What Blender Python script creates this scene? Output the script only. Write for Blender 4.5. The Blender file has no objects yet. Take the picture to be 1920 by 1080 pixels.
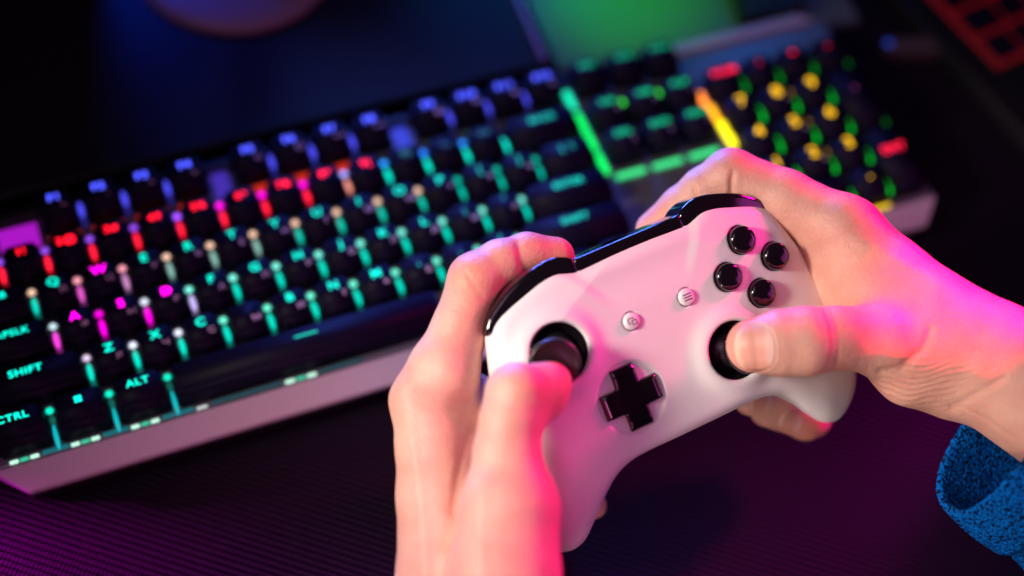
import bpy, bmesh, math, random
import numpy as np
from mathutils import Vector, Matrix
random.seed(7); np.random.seed(7)
S = 0.001                                   # everything below is written in millimetres
scn = bpy.context.scene
COL = scn.collection

# ---------------------------------------------------------------- camera
CAM = np.array([54.546, -299.495, 527.438])
CR = np.array([[0.92701221, -0.36478537, 0.08706314],     # camera right / up / back in world axes
               [0.26669409, 0.80442793, 0.53082009],
               [-0.26367143, -0.46885748, 0.84300062]])
FPX = 2735.46
cam_d = bpy.data.cameras.new('camera'); cam = bpy.data.objects.new('camera', cam_d); COL.objects.link(cam)
cam.matrix_world = Matrix([[*CR[:, 0], CAM[0]*S], [*CR[:, 1], CAM[1]*S], [*CR[:, 2], CAM[2]*S], [0, 0, 0, 1]])
cam_d.sensor_width = 36.0; cam_d.lens = 36.0*FPX/1920.0
cam_d.clip_start = 0.01; cam_d.clip_end = 20
cam_d.dof.use_dof = True; cam_d.dof.focus_distance = 0.545; cam_d.dof.aperture_fstop = 2.3
cam_d.dof.aperture_blades = 0
scn.camera = cam

def c2w(p):                                  # camera-axis millimetres -> world millimetres
    return np.asarray(p, float) @ CR + CAM
def at(px, py, d):                           # a photo pixel at distance d (mm along the view axis)
    return c2w([(px-960)/FPX*d, (540-py)/FPX*d, -d])
def dirw(v):
    v = np.asarray(v, float) @ CR
    return v/np.linalg.norm(v)

# ---------------------------------------------------------------- world, lamps, exposure
wd = bpy.data.worlds.new("World"); scn.world = wd; wd.use_nodes = True
bg = wd.node_tree.nodes['Background']; bg.inputs[0].default_value = (0.22, 0.12, 0.6, 1); bg.inputs[1].default_value = 0.03
scn.view_settings.view_transform = 'Standard'; scn.view_settings.look = 'None'
scn.view_settings.exposure = 0; scn.view_settings.gamma = 1; scn.view_settings.use_curve_mapping = False

def lamp(name, kind, pos, target, energy, color, size=0.1, size_y=None, spot=None, blend=0.3):
    l = bpy.data.lights.new(name, kind); o = bpy.data.objects.new(name, l); COL.objects.link(o)
    l.energy = energy; l.color = color
    if kind == 'AREA':
        l.shape = 'RECTANGLE'; l.size = size; l.size_y = size_y or size
    else:
        l.shadow_soft_size = size
    if kind == 'SPOT':
        l.spot_size = math.radians(spot); l.spot_blend = blend
    pos = Vector(np.asarray(pos)*S); target = Vector(np.asarray(target)*S)
    o.location = pos; o.rotation_euler = (target-pos).to_track_quat('-Z', 'Y').to_euler()
    return o
MID = at(1240, 640, 534)
def off(v, dist, base=MID):                  # a point dist mm from base in a camera-axis direction
    return base + dirw(v)*dist
def spread(o, deg): o.data.spread = math.radians(deg); return o
spread(lamp('key_lamp', 'AREA', off((-0.80, 0.14, 0.64), 620), at(1060, 670, 530), 0.21, (1.0, 0.82, 0.74), 0.12), 34)
spread(lamp('low_fill', 'AREA', off((-0.45, -0.75, 0.55), 520, at(1600, 780, 560)), at(1620, 790, 560), 0.038, (1.0, 0.78, 0.68), 0.10), 36)  # added fill, brightens the fingertips under the grip and the lower wrist
spread(lamp('soft_fill', 'AREA', off((-0.35, 0.30, 0.90), 800), MID, 0.12, (1.0, 0.62, 0.88), 0.5), 50)  # added broad frontal fill for the controller face
lamp('magenta_lamp', 'SPOT', off((0.70, 0.70, -0.01), 560, at(1700, 560, 545)), at(1660, 590, 535), 30.0, (1.0, 0.0, 0.27), 0.05, spot=25, blend=0.7)
lamp('magenta_wrist_fill', 'SPOT', off((0.50, 0.80, 0.42), 450, at(1775, 560, 530)), at(1785, 560, 530), 66.0, (1.0, 0.0, 0.12), 0.004, spot=8.5, blend=0.45)  # added narrow spot, makes the magenta patch on the wrist
lamp('magenta_mat_fill', 'SPOT', (530, -48, 12), (310, -122, -30), 1.3, (1.0, 0.0, 0.70), 0.006, spot=30, blend=0.9)  # added grazing spot, brings out the mat's ribs
spread(lamp('violet_fill', 'AREA', off((1.0, 0.10, 0.30), 600), MID, 0.12, (1.0, 0.10, 0.75), 0.30), 75)  # added fill, pink shading on the controller and thumb
spread(lamp('blue_lamp', 'AREA', off((-0.30, 0.85, -0.42), 420), MID, 0.45, (0.08, 0.16, 1.0), 0.20, 0.05), 60)

# ---------------------------------------------------------------- materials
def new_mat(name):
    m = bpy.data.materials.new(name); m.use_nodes = True
    return m, m.node_tree.nodes, m.node_tree.links, m.node_tree.nodes['Principled BSDF']
def simple(name, col, rough=0.5, metal=0.0, spec=0.5, coat=0.0, noise=0.0, nscale=800, bump=0.0):
    m, n, l, b = new_mat(name)
    b.inputs['Base Color'].default_value = (*col, 1); b.inputs['Roughness'].default_value = rough
    b.inputs['Metallic'].default_value = metal; b.inputs['Specular IOR Level'].default_value = spec
    b.inputs['Coat Weight'].default_value = coat; b.inputs['Coat Roughness'].default_value = 0.05
    tc = n.new('ShaderNodeTexCoord'); nt = n.new('ShaderNodeTexNoise'); nt.inputs['Scale'].default_value = nscale
    nt.inputs['Detail'].default_value = 6; l.new(tc.outputs['Object'], nt.inputs['Vector'])
    if noise:
        mr = n.new('ShaderNodeMapRange'); mr.inputs['To Min'].default_value = rough-noise; mr.inputs['To Max'].default_value = rough+noise
        l.new(nt.outputs['Fac'], mr.inputs['Value']); l.new(mr.outputs[0], b.inputs['Roughness'])
    if bump:
        bp = n.new('ShaderNodeBump'); bp.inputs['Strength'].default_value = bump; bp.inputs['Distance'].default_value = 0.0002
        l.new(nt.outputs['Fac'], bp.inputs['Height']); l.new(bp.outputs[0], b.inputs['Normal'])
    return m
def glow(name, col, strength):
    m, n, l, b = new_mat(name)
    b.inputs['Base Color'].default_value = (0.02, 0.02, 0.02, 1); b.inputs['Emission Color'].default_value = (*col, 1)
    b.inputs['Emission Strength'].default_value = strength*1.5
    return m

M_shell = simple('matte_white_plastic', (0.80, 0.79, 0.79), 0.42, noise=0.05, nscale=2500, bump=0.10)
M_btnw = simple('white_button_plastic', (0.82, 0.80, 0.80), 0.3)
M_gloss = simple('gloss_black_plastic', (0.006, 0.005, 0.007), 0.09, coat=0.6)
M_black = simple('satin_black_plastic', (0.010, 0.009, 0.011), 0.30, noise=0.05, nscale=900)
M_rubber = simple('black_rubber', (0.007, 0.006, 0.009), 0.36)
M_ink = simple('dark_ink', (0.02, 0.015, 0.03), 0.5)
M_groove = simple('groove_dark', (0.10, 0.08, 0.09), 0.6)
M_key = simple('keycap_black', (0.006, 0.004, 0.018), 0.5, spec=0.10, noise=0.06, nscale=700, bump=0.05)
M_case = simple('case_black', (0.010, 0.009, 0.012), 0.5)
M_metal = simple('brushed_aluminium', (0.50, 0.46, 0.50), 0.45, metal=0.3, noise=0.08, nscale=1400, bump=0.05)
M_plate = simple('plate_aluminium', (0.30, 0.29, 0.33), 0.38, metal=0.8, noise=0.06, nscale=900)
M_side = simple('printed_grey', (0.75, 0.55, 0.62), 0.6)
M_dark = simple('dark_plastic', (0.006, 0.006, 0.009), 0.5, spec=0.3)
M_pale = simple('pale_board', (0.10, 0.12, 0.12), 0.35, noise=0.08, nscale=60)
M_grey = simple('grey_plastic', (0.20, 0.18, 0.19), 0.5)

TEAL = (0.0, 0.62, 0.47); MAG = (1.0, 0.0, 0.75); RED = (1.0, 0.005, 0.02); BLUE = (0.05, 0.07, 1.0)
GREEN = (0.0, 0.75, 0.20); YEL = (0.95, 0.50, 0.0); VIO = (0.35, 0.08, 1.0); WARM = (1.0, 0.62, 0.45)
_gm = {}
def G(col, s):
    k = (tuple(col), s)
    if k not in _gm: _gm[k] = glow('backlight_glow', col, s)
    return _gm[k]

# skin
def skin_mat():
    m, n, l, b = new_mat('skin')
    tc = n.new('ShaderNodeTexCoord')
    nz = n.new('ShaderNodeTexNoise'); nz.inputs['Scale'].default_value = 90; nz.inputs['Detail'].default_value = 5
    l.new(tc.outputs['Object'], nz.inputs['Vector'])
    cr = n.new('ShaderNodeValToRGB'); cr.color_ramp.elements[0].position = 0.3; cr.color_ramp.elements[1].position = 0.7
    cr.color_ramp.elements[0].color = (0.74, 0.39, 0.29, 1); cr.color_ramp.elements[1].color = (0.82, 0.50, 0.37, 1)
    l.new(nz.outputs['Fac'], cr.inputs[0])
    at_ = n.new('ShaderNodeAttribute'); at_.attribute_name = 'blush_shade'  # skin redness, with red shade mixed in on the left hand
    mx = n.new('ShaderNodeMixRGB'); mx.inputs[2].default_value = (0.78, 0.27, 0.19, 1)
    l.new(at_.outputs['Fac'], mx.inputs[0]); l.new(cr.outputs[0], mx.inputs[1]); l.new(mx.outputs[0], b.inputs['Base Color'])
    b.inputs['Roughness'].default_value = 0.42
    b.inputs['Subsurface Weight'].default_value = 0.35
    b.inputs['Subsurface Radius'].default_value = (1.0, 0.30, 0.15); b.inputs['Subsurface Scale'].default_value = 0.0022
    vo = n.new('ShaderNodeTexVoronoi'); vo.inputs['Scale'].default_value = 1500; vo.feature = 'DISTANCE_TO_EDGE'
    wn = n.new('ShaderNodeTexNoise'); wn.inputs['Scale'].default_value = 700; wn.inputs['Detail'].default_value = 3
    l.new(tc.outputs['Object'], wn.inputs['Vector'])
    l.new(tc.outputs['Object'], vo.inputs['Vector'])
    b1 = n.new('ShaderNodeBump'); b1.inputs['Strength'].default_value = 0.5; b1.inputs['Distance'].default_value = 0.0003
    l.new(vo.outputs['Distance'], b1.inputs['Height'])
    b2 = n.new('ShaderNodeBump'); b2.inputs['Strength'].default_value = 0.6; b2.inputs['Distance'].default_value = 0.0005
    l.new(wn.outputs['Fac'], b2.inputs['Height']); l.new(b1.outputs[0], b2.inputs['Normal']); l.new(b2.outputs[0], b.inputs['Normal'])
    return m
M_skin = skin_mat()
def nail_mat():
    m, n, l, b = new_mat('nail')
    a = n.new('ShaderNodeAttribute'); a.attribute_name = 'along'
    cr = n.new('ShaderNodeValToRGB'); e = cr.color_ramp.elements
    e[0].position = 0.0; e[0].color = (0.78, 0.52, 0.46, 1)
    e[1].position = 1.0; e[1].color = (0.86, 0.62, 0.45, 1)
    for p, c in ((0.20, (0.80, 0.49, 0.41, 1)), (0.34, (0.76, 0.38, 0.29, 1)), (0.80, (0.77, 0.39, 0.29, 1)), (0.90, (0.85, 0.56, 0.40, 1))):
        x = e.new(p); x.color = c
    l.new(a.outputs['Fac'], cr.inputs[0]); l.new(cr.outputs[0], b.inputs['Base Color'])
    b.inputs['Roughness'].default_value = 0.42; b.inputs['Specular IOR Level'].default_value = 0.35; b.inputs['Subsurface Weight'].default_value = 0.25
    b.inputs['Subsurface Radius'].default_value = (1, 0.3, 0.2); b.inputs['Subsurface Scale'].default_value = 0.001
    return m
M_nail = nail_mat()
def knit_mat():
    m, n, l, b = new_mat('blue_knit')
    uv = n.new('ShaderNodeUVMap'); uv.uv_map = 'UVMap'
    mp = n.new('ShaderNodeMapping'); mp.inputs['Scale'].default_value = (250, 170, 1); l.new(uv.outputs[0], mp.inputs[0])
    vo = n.new('ShaderNodeTexVoronoi'); vo.inputs['Scale'].default_value = 1.0; l.new(mp.outputs[0], vo.inputs['Vector'])
    tc = n.new('ShaderNodeTexCoord')
    nz = n.new('ShaderNodeTexNoise'); nz.inputs['Scale'].default_value = 800; nz.inputs['Detail'].default_value = 4
    l.new(tc.outputs['Object'], nz.inputs['Vector'])
    cr = n.new('ShaderNodeValToRGB'); e = cr.color_ramp.elements
    e[0].position = 0.40; e[0].color = (0.002, 0.012, 0.05, 1); e[1].position = 0.51; e[1].color = (0.0, 0.22, 0.85, 1)
    l.new(nz.outputs['Fac'], cr.inputs[0])
    vr = n.new('ShaderNodeValToRGB'); vr.color_ramp.elements[0].position = 0.30; vr.color_ramp.elements[0].color = (1, 1, 1, 1)
    vr.color_ramp.elements[1].position = 0.75; vr.color_ramp.elements[1].color = (0.5, 0.5, 0.55, 1)
    l.new(vo.outputs['Distance'], vr.inputs[0])
    mx = n.new('ShaderNodeMixRGB'); mx.blend_type = 'MULTIPLY'; mx.inputs[0].default_value = 1
    l.new(cr.outputs[0], mx.inputs[1]); l.new(vr.outputs[0], mx.inputs[2]); l.new(mx.outputs[0], b.inputs['Base Color'])
    b.inputs['Roughness'].default_value = 0.95; b.inputs['Specular IOR Level'].default_value = 0.08
    bp = n.new('ShaderNodeBump'); bp.inputs['Strength'].default_value = 0.9; bp.inputs['Distance'].default_value = 0.0007; bp.invert = True
    l.new(vo.outputs['Distance'], bp.inputs['Height']); l.new(bp.outputs[0], b.inputs['Normal'])
    return m
M_knit = knit_mat()
def mat_mat():
    m, n, l, b = new_mat('ribbed_mat')
    tc = n.new('ShaderNodeTexCoord'); mp = n.new('ShaderNodeMapping'); mp.inputs['Rotation'].default_value = (0, 0, math.radians(38))
    l.new(tc.outputs['Object'], mp.inputs[0])
    w = n.new('ShaderNodeTexWave'); w.bands_direction = 'Y'; w.inputs['Scale'].default_value = 115; w.inputs['Distortion'].default_value = 0.15
    l.new(mp.outputs[0], w.inputs['Vector'])
    w2 = n.new('ShaderNodeTexWave'); w2.bands_direction = 'X'; w2.inputs['Scale'].default_value = 190
    l.new(mp.outputs[0], w2.inputs['Vector'])
    ad = n.new('ShaderNodeMath'); ad.operation = 'MULTIPLY_ADD'; ad.inputs[1].default_value = 0.22
    l.new(w2.outputs['Fac'], ad.inputs[0]); l.new(w.outputs['Fac'], ad.inputs[2])
    b.inputs['Base Color'].default_value = (0.006, 0.002, 0.012, 1); b.inputs['Roughness'].default_value = 0.5; b.inputs['Specular IOR Level'].default_value = 0.10
    bp = n.new('ShaderNodeBump'); bp.inputs['Strength'].default_value = 0.9; bp.inputs['Distance'].default_value = 0.0011
    l.new(ad.outputs[0], bp.inputs['Height']); l.new(bp.outputs[0], b.inputs['Normal'])
    return m
M_mat = mat_mat()

# ---------------------------------------------------------------- mesh helpers
def link_mesh(name, me, mat, parent=None, smooth=True):
    o = bpy.data.objects.new(name, me); COL.objects.link(o)
    if mat is not None and not me.materials: me.materials.append(mat)
    if smooth: me.polygons.foreach_set('use_smooth', [True]*len(me.polygons))
    if parent is not None: o.parent = parent
    return o
def mesh_np(name, V, F):
    me = bpy.data.meshes.new(name)
    V = np.asarray(V, np.float32)*S; F = np.asarray(F, np.int32); k = F.shape[1]
    me.vertices.add(len(V)); me.vertices.foreach_set('co', V.ravel())
    me.loops.add(F.size); me.loops.foreach_set('vertex_index', F.ravel())
    me.polygons.add(len(F)); me.polygons.foreach_set('loop_start', np.arange(0, F.size, k, dtype=np.int32))
    me.update(calc_edges=True); me.validate()
    return me
def bm_mesh(name, bm):
    me = bpy.data.meshes.new(name); bm.to_mesh(me); bm.free(); return me
def tag(o, label=None, cat=None, group=None, kind=None):
    for k, v in (('label', label), ('category', cat), ('group', group), ('kind', kind)):
        if v: o[k] = v
    return o
def empty(name, mat4=None, parent=None):
    o = bpy.data.objects.new(name, None); o.empty_display_size = 0.01; COL.objects.link(o)
    if mat4 is not None: o.matrix_world = mat4
    if parent: o.parent = parent
    return o
def prism_bm(pts, z0, z1, bevel=0, seg=3, bm=None):
    bm = bm or bmesh.new()
    a = [bm.verts.new((x*S, y*S, z0*S)) for x, y in pts]; b = [bm.verts.new((x*S, y*S, z1*S)) for x, y in pts]
    n = len(pts)
    bm.faces.new(a[::-1]); bm.faces.new(b)
    for i in range(n): bm.faces.new((a[i], a[(i+1) % n], b[(i+1) % n], b[i]))
    bmesh.ops.recalc_face_normals(bm, faces=bm.faces)
    if bevel: bmesh.ops.bevel(bm, geom=bm.edges[:], offset=bevel*S, segments=seg, profile=0.5, affect='EDGES', clamp_overlap=True)
    return bm
def box_pts(x0, x1, y0, y1): return [(x0, y0), (x1, y0), (x1, y1), (x0, y1)]
def lathe(name, prof, mat, parent, seg=64, loc=(0, 0, 0), rot=None):
    V = []; F = []; n = len(prof)
    for i in range(seg):
        a = 2*math.pi*i/seg
        for r, z in prof: V.append((r*math.cos(a), r*math.sin(a), z))
    for i in range(seg):
        j = (i+1) % seg
        for k in range(n-1): F.append((i*n+k, j*n+k, j*n+k+1, i*n+k+1))
    me = mesh_np(name, V, F)
    o = link_mesh(name, me, mat, parent)
    M = Matrix.Translation(Vector(loc)*S)
    if rot is not None: M = M @ rot
    o.matrix_local = M
    return o

# ---------------------------------------------------------------- implicit surfaces
def nets(f, lo, hi, h, block=8, slack=1.6):
    lo = np.asarray(lo, float); hi = np.asarray(hi, float)
    nb = np.ceil((hi-lo)/(h*block)).astype(int); n = nb*block+1
    F = np.full(n, 1e3, np.float32)
    bc = np.stack(np.meshgrid(*[np.arange(k) for k in nb], indexing='ij'), -1).reshape(-1, 3)
    cen = lo+(bc+0.5)*block*h
    fv = f(cen)
    half = block*h*0.5*math.sqrt(3)*slack
    for b, v in zip(bc, fv):
        if v < -half:
            s = b*block; F[s[0]:s[0]+block+1, s[1]:s[1]+block+1, s[2]:s[2]+block+1] = -1e3
    act = bc[np.abs(fv) <= half]
    g = np.stack(np.meshgrid(*[np.arange(block+1)]*3, indexing='ij'), -1).reshape(-1, 3)
    for c in range(0, len(act), 150):
        a = act[c:c+150]
        idx = a[:, None, :]*block+g[None]
        val = f((lo+idx.reshape(-1, 3)*h)).astype(np.float32)
        ii = idx.reshape(-1, 3); F[ii[:, 0], ii[:, 1], ii[:, 2]] = val
    neg = F < 0
    cs = [(i, j, k) for i in (0, 1) for j in (0, 1) for k in (0, 1)]
    def sl(o): return tuple(slice(o[d], n[d]-1+o[d]) for d in range(3))
    cnt = np.zeros(tuple(n-1), np.int8)
    for c in cs: cnt += neg[sl(c)]
    cell = (cnt > 0) & (cnt < 8)
    ci = np.argwhere(cell); vid = np.full(cell.shape, -1, np.int64); vid[cell] = np.arange(len(ci))
    P = np.zeros((len(ci), 3)); W = np.zeros(len(ci))
    for d in range(3):
        for c in cs:
            if c[d]: continue
            c2 = list(c); c2[d] = 1
            a = F[ci[:, 0]+c[0], ci[:, 1]+c[1], ci[:, 2]+c[2]]; b = F[ci[:, 0]+c2[0], ci[:, 1]+c2[1], ci[:, 2]+c2[2]]
            m = (a < 0) != (b < 0)
            t = np.clip(a[m]/(a[m]-b[m]), 0, 1)
            p = np.tile(np.array(c, float), (m.sum(), 1)); p[:, d] += t
            P[m] += p; W[m] += 1
    V = lo+(ci+P/W[:, None])*h
    Q = []
    for d in range(3):
        u, w = (d+1) % 3, (d+2) % 3
        a = neg; s0 = [slice(0, None)]*3; s1 = [slice(0, None)]*3
        s0[d] = slice(0, n[d]-1); s1[d] = slice(1, n[d])
        A = a[tuple(s0)]; B = a[tuple(s1)]
        e = np.argwhere(A != B)
        e = e[(e[:, u] > 0) & (e[:, w] > 0) & (e[:, u] < n[u]-1) & (e[:, w] < n[w]-1)]
        def vi(du, dw):
            x = e.copy(); x[:, u] -= du; x[:, w] -= dw
            return vid[x[:, 0], x[:, 1], x[:, 2]]
        q = np.stack([vi(1, 1), vi(0, 1), vi(0, 0), vi(1, 0)], 1)
        fl = ~A[e[:, 0], e[:, 1], e[:, 2]]
        q[fl] = q[fl][:, ::-1]
        Q.append(q)
    Q = np.concatenate(Q); Q = Q[(Q >= 0).all(1)]
    for it in range(2):
        N, fv = grad(f, V)
        V = V-N*np.clip(fv, -h*0.6, h*0.6)[:, None]*0.9
    return V, Q
def grad(f, V, e=0.15):
    f0 = f(V); g = np.stack([f(V+np.eye(3)[i]*e)-f0 for i in range(3)], 1)/e
    gn = np.linalg.norm(g, axis=1, keepdims=True)+1e-9
    return g/gn, f0/gn[:, 0]
def smin(a, b, k):
    h = np.maximum(k-np.abs(a-b), 0)/k
    return np.minimum(a, b)-h*h*k*0.25
def smax(a, b, k): return -smin(-a, -b, k)
def cap(P, a, b, ra, rb):
    ba = b-a; pa = P-a; t = np.clip(pa@ba/(ba@ba), 0, 1)
    return np.linalg.norm(pa-t[:, None]*ba, axis=1)-(ra+(rb-ra)*t)
def ss(x, a, b):
    t = np.clip((x-a)/(b-a), 0, 1); return t*t*(3-2*t)
def poly_sdf(P, poly):
    a = poly; b = np.roll(poly, -1, 0); d = np.full(len(P), 1e9); ins = np.zeros(len(P), bool)
    for i in range(len(a)):
        e = b[i]-a[i]; w = P-a[i]; t = np.clip(w@e/(e@e), 0, 1)
        r = w-t[:, None]*e; d = np.minimum(d, (r**2).sum(1))
        c = (a[i][1] > P[:, 1]) != (b[i][1] > P[:, 1])
        x = e[0]*(P[:, 1]-a[i][1])/(e[1] if abs(e[1]) > 1e-9 else 1e-9)+a[i][0]
        ins ^= c & (P[:, 0] < x)
    d = np.sqrt(d); return np.where(ins, -d, d)
def spline(pts, per=6):
    p = np.asarray(pts, float); n = len(p); out = []
    for i in range(n):
        p0, p1, p2, p3 = p[i-1], p[i], p[(i+1) % n], p[(i+2) % n]
        for k in range(per):
            t = k/per
            out.append(0.5*((2*p1)+(-p0+p2)*t+(2*p0-5*p1+4*p2-p3)*t*t+(-p0+3*p1-3*p2+p3)*t**3))
    return np.array(out)
class Sdf2:                                   # tabulated 2D distance, bilinear lookups
    def __init__(s, poly, lo, hi, h=0.4):
        s.lo = np.array(lo, float); s.h = h
        xs = np.arange(lo[0], hi[0], h); ys = np.arange(lo[1], hi[1], h)
        X, Y = np.meshgrid(xs, ys, indexing='ij')
        s.T = poly_sdf(np.stack([X.ravel(), Y.ravel()], 1), poly).reshape(X.shape)
    def __call__(s, x, y):
        u = np.clip((x-s.lo[0])/s.h, 0, s.T.shape[0]-1.001); v = np.clip((y-s.lo[1])/s.h, 0, s.T.shape[1]-1.001)
        i = u.astype(int); j = v.astype(int); a = u-i; b = v-j; T = s.T
        return T[i, j]*(1-a)*(1-b)+T[i+1, j]*a*(1-b)+T[i, j+1]*(1-a)*b+T[i+1, j+1]*a*b

# ================================================================ SETTING
DZ = -30.0
def sheet(name, pts, z, mat, kind=None):
    bm = bmesh.new(); bm.faces.new([bm.verts.new((x*S, y*S, z*S)) for x, y in pts])
    return link_mesh(name, bm_mesh(name, bm), mat, None, False)
tag(sheet('desk', box_pts(-1500, 2200, -1500, 1800), DZ-4, M_dark), kind='structure')
dm = link_mesh('desk_mat', bm_mesh('desk_mat', prism_bm(box_pts(-260, 900, -420, 330), DZ-3.9, DZ, 1.0, 2)), M_mat, None, False)
tag(dm, 'large black ribbed desk mat lying under the keyboard', 'desk mat')

# ================================================================ KEYBOARD
kb = empty('keyboard', Matrix.Translation((0.216, 0.04, DZ*S)))
tag(kb, 'black mechanical keyboard with silver frame and rainbow backlit keys', 'keyboard')
KI = kb.matrix_world.inverted()
def kpart(name, me, mat, smooth=False, parent=None):
    o = link_mesh(name, me, mat, None, smooth); o.parent = parent or kb
    if parent is None: o.matrix_parent_inverse = KI
    return o
U = 19.05
X0, X1 = -2.0, 432.0
def body(z0, z1, inset=0):
    return [(X0+inset, -14+inset), (8+inset, -24.5+inset), (422-inset, -24.5+inset), (X1-inset, -12+inset), (X1-inset, 101-inset), (X1-14, 103-inset), (X0+14, 103-inset), (X0+inset, 100)]
kpart('case', bm_mesh('case', prism_bm(body(0, 0, 1.0), DZ+1.5, -18.5, 1.0, 2)), M_case)
pl = [(X0, -14.8), (X1, -14.8), (X1, 99), (X0, 99)]
kpart('top_plate', bm_mesh('top_plate', prism_bm(pl, -18, -11, 1.0, 2)), M_plate)
bm = bmesh.new()
ra = [(X0-0.5, -15.2, -10.6), (8.5, -25.9, -15.4), (8.8, -26.1, -18.4), (X0, -15.0, -18.4)]
rb = [(X1+0.5, -15.2, -10.6), (423, -25.9, -15.4), (422.5, -26.1, -18.4), (X1, -15.0, -18.4)]
va = [bm.verts.new(Vector(p)*S) for p in ra]; vb = [bm.verts.new(Vector(p)*S) for p in rb]
bm.faces.new(va); bm.faces.new(vb[::-1])
for i in range(4): bm.faces.new((va[i], vb[i], vb[(i+1) % 4], va[(i+1) % 4]))
bmesh.ops.recalc_face_normals(bm, faces=bm.faces)
bmesh.ops.bevel(bm, geom=bm.edges[:], offset=0.5*S, segments=2, affect='EDGES')
kpart('front_bezel', bm_mesh('front_bezel', bm), M_metal)
kpart('rear_cover', bm_mesh('rear_cover', prism_bm([(X0, 99.3), (333, 99.3), (333, 105), (X0+8, 105)], -18, -9.5, 1.0, 2)), M_case)
bm = prism_bm([(333.6, 99.3), (X1-4, 99.3), (X1-12, 106), (333.6, 106)], -18, -8.5, 1.2, 2)
kpart('rear_bezel', bm_mesh('rear_bezel', bm), M_metal)

_txt = {}
def text_mesh(s, size, ext=0.06, wide=1.0):
    k = (s, size, wide)
    if k in _txt: return _txt[k]
    cu = bpy.data.curves.new('t', 'FONT'); cu.body = s; cu.size = size*1.18*S; cu.extrude = ext*S; cu.align_x = 'CENTER'; cu.align_y = 'CENTER'
    cu.offset = 0.06*S*size/4; cu.space_character = 1.12
    o = bpy.data.objects.new('t', cu); COL.objects.link(o); bpy.context.view_layer.update()
    me = bpy.data.meshes.new_from_object(o.evaluated_get(bpy.context.evaluated_depsgraph_get()))
    bpy.data.objects.remove(o); bpy.data.curves.remove(cu)
    me.materials.clear()
    if wide != 1: me.transform(Matrix.Diagonal((wide, 1, 1, 1)))
    _txt[k] = me; return me
_cap = {}
def cap_mesh(w, hgt=1.0):
    k = (w, hgt)
    if k in _cap: return _cap[k]
    W = w*U; H = hgt*U
    bx, by = (W-2.3)/2, (H-2.3)/2; tx, ty = (W-6.2)/2, (H-5.2)/2
    bm = bmesh.new()
    b = [bm.verts.new((x*S, y*S, -10*S)) for x, y in ((-bx, -by), (bx, -by), (bx, by), (-bx, by))]
    t = [bm.verts.new((x*S, (y+0.6)*S, 0)) for x, y in ((-tx, -ty), (tx, -ty), (tx, ty), (-tx, ty))]
    bm.faces.new(b[::-1]); top = bm.faces.new(t)
    for i in range(4): bm.faces.new((b[i], b[(i+1) % 4], t[(i+1) % 4], t[i]))
    bmesh.ops.bevel(bm, geom=[e for e in bm.edges if any(v in t for v in e.verts)], offset=1.1*S, segments=4, affect='EDGES')
    me = bm_mesh('keycap', bm); me.materials.append(M_key); me.polygons.foreach_set('use_smooth', [True]*len(me.polygons))
    _cap[k] = me; return me
def ellipsoid_mesh(name, rx, ry, rz, seg=12):
    bm = bmesh.new(); bmesh.ops.create_uvsphere(bm, u_segments=seg, v_segments=8, radius=S)
    bmesh.ops.scale(bm, vec=(rx, ry, rz), verts=bm.verts); return bm_mesh(name, bm)
_el = {}
def el(rx, ry, rz, mat):
    k = (rx, ry, rz, mat.name)
    if k not in _el:
        me = ellipsoid_mesh('backlight', rx, ry, rz); me.materials.append(mat); me.polygons.foreach_set('use_smooth', [True]*len(me.polygons)); _el[k] = me
    return _el[k]
LY = 3.3                                      # legends sit this far above the key's middle
NK = 0
rest_bm = []
def child(name, me, parent, loc, mat=None, rot=0):
    o = bpy.data.objects.new(name, me); COL.objects.link(o); o.parent = parent
    o.location = Vector(loc)*S; o.rotation_euler[2] = rot
    if mat is not None and me.materials and me.materials[0] != mat:
        o.material_slots[0].link = 'OBJECT'; o.material_slots[0].material = mat
    elif mat is not None and not me.materials:
        me.materials.append(mat)
    return o
def key(c, r, w, text, col, s=2.6, side=None, size=4.2, spot=None, streak=None, h=1.0, lx=0, ss_=2.2, sp_=2.6, dim=1.0):
    """c = centre in key units, r = row, w = width; the legend, the side print and the LED and its gap glow are its sub-parts"""
    global NK
    y = r*U+(4.2 if r >= 5 else 0)-LY+(h-1)*U/2
    NK += 1
    k = bpy.data.objects.new('keycap', cap_mesh(w, h)); COL.objects.link(k); k.parent = kb; k.matrix_parent_inverse = KI
    k.location = (c*U*S, y*S, 0)
    ly = LY+(h-1)*U/2*0
    if text:
        t = child('legend', text_mesh(text, size, 0.05, 1.15), k, (lx, ly, 0.04)); 
        t.material_slots[0].material if t.material_slots else None
        if not t.data.materials: t.data.materials.append(G(col, s))
        t.material_slots[0].link = 'OBJECT'; t.material_slots[0].material = G(col, s)
    if side:
        t = child('side_print', text_mesh(side, 3.2, 0.03, 1.2), k, (3.4, -1.6, 0.04))
        if not t.data.materials: t.data.materials.append(M_side)
    gx = w*U/2
    if spot: child('led', el(1.6, 1.6, 0.9, G(spot, sp_*0.75)), k, (gx, LY+2.1, -6.8))
    if streak: child('gap_glow', el(1.1 if c < 18.5 else 1.7, 4.3 if c < 18.5 else 5.2, 0.6, G(streak, ss_)), k, (gx, LY-4.5, -7.4))  # LED light spilling along the key gap, drawn as an emissive sliver
    return k

# function row
key(0.5, 5, 1, 'ESC', (0.07, 0.09, 1.0), 2.0, None, 3.4)
side_f = {1: '>', 2: '-', 3: '+', 4: 'x', 5: '||', 6: '[]', 7: '<<', 8: '>>', 9: '@', 10: 'M', 11: '#', 12: 'o'}
for i, c in enumerate([2.5, 3.5, 4.5, 5.5, 7, 8, 9, 10, 11.5, 12.5, 13.5, 14.5]):
    n = i+1
    key(c, 5, 1, f'F{n}', (0.07, 0.09, 1.0), 2.2, side_f[n], 4.0, None, (0.07, 0.07, 0.9) if n not in (4, 8, 12) else None, ss_=0.9)
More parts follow.
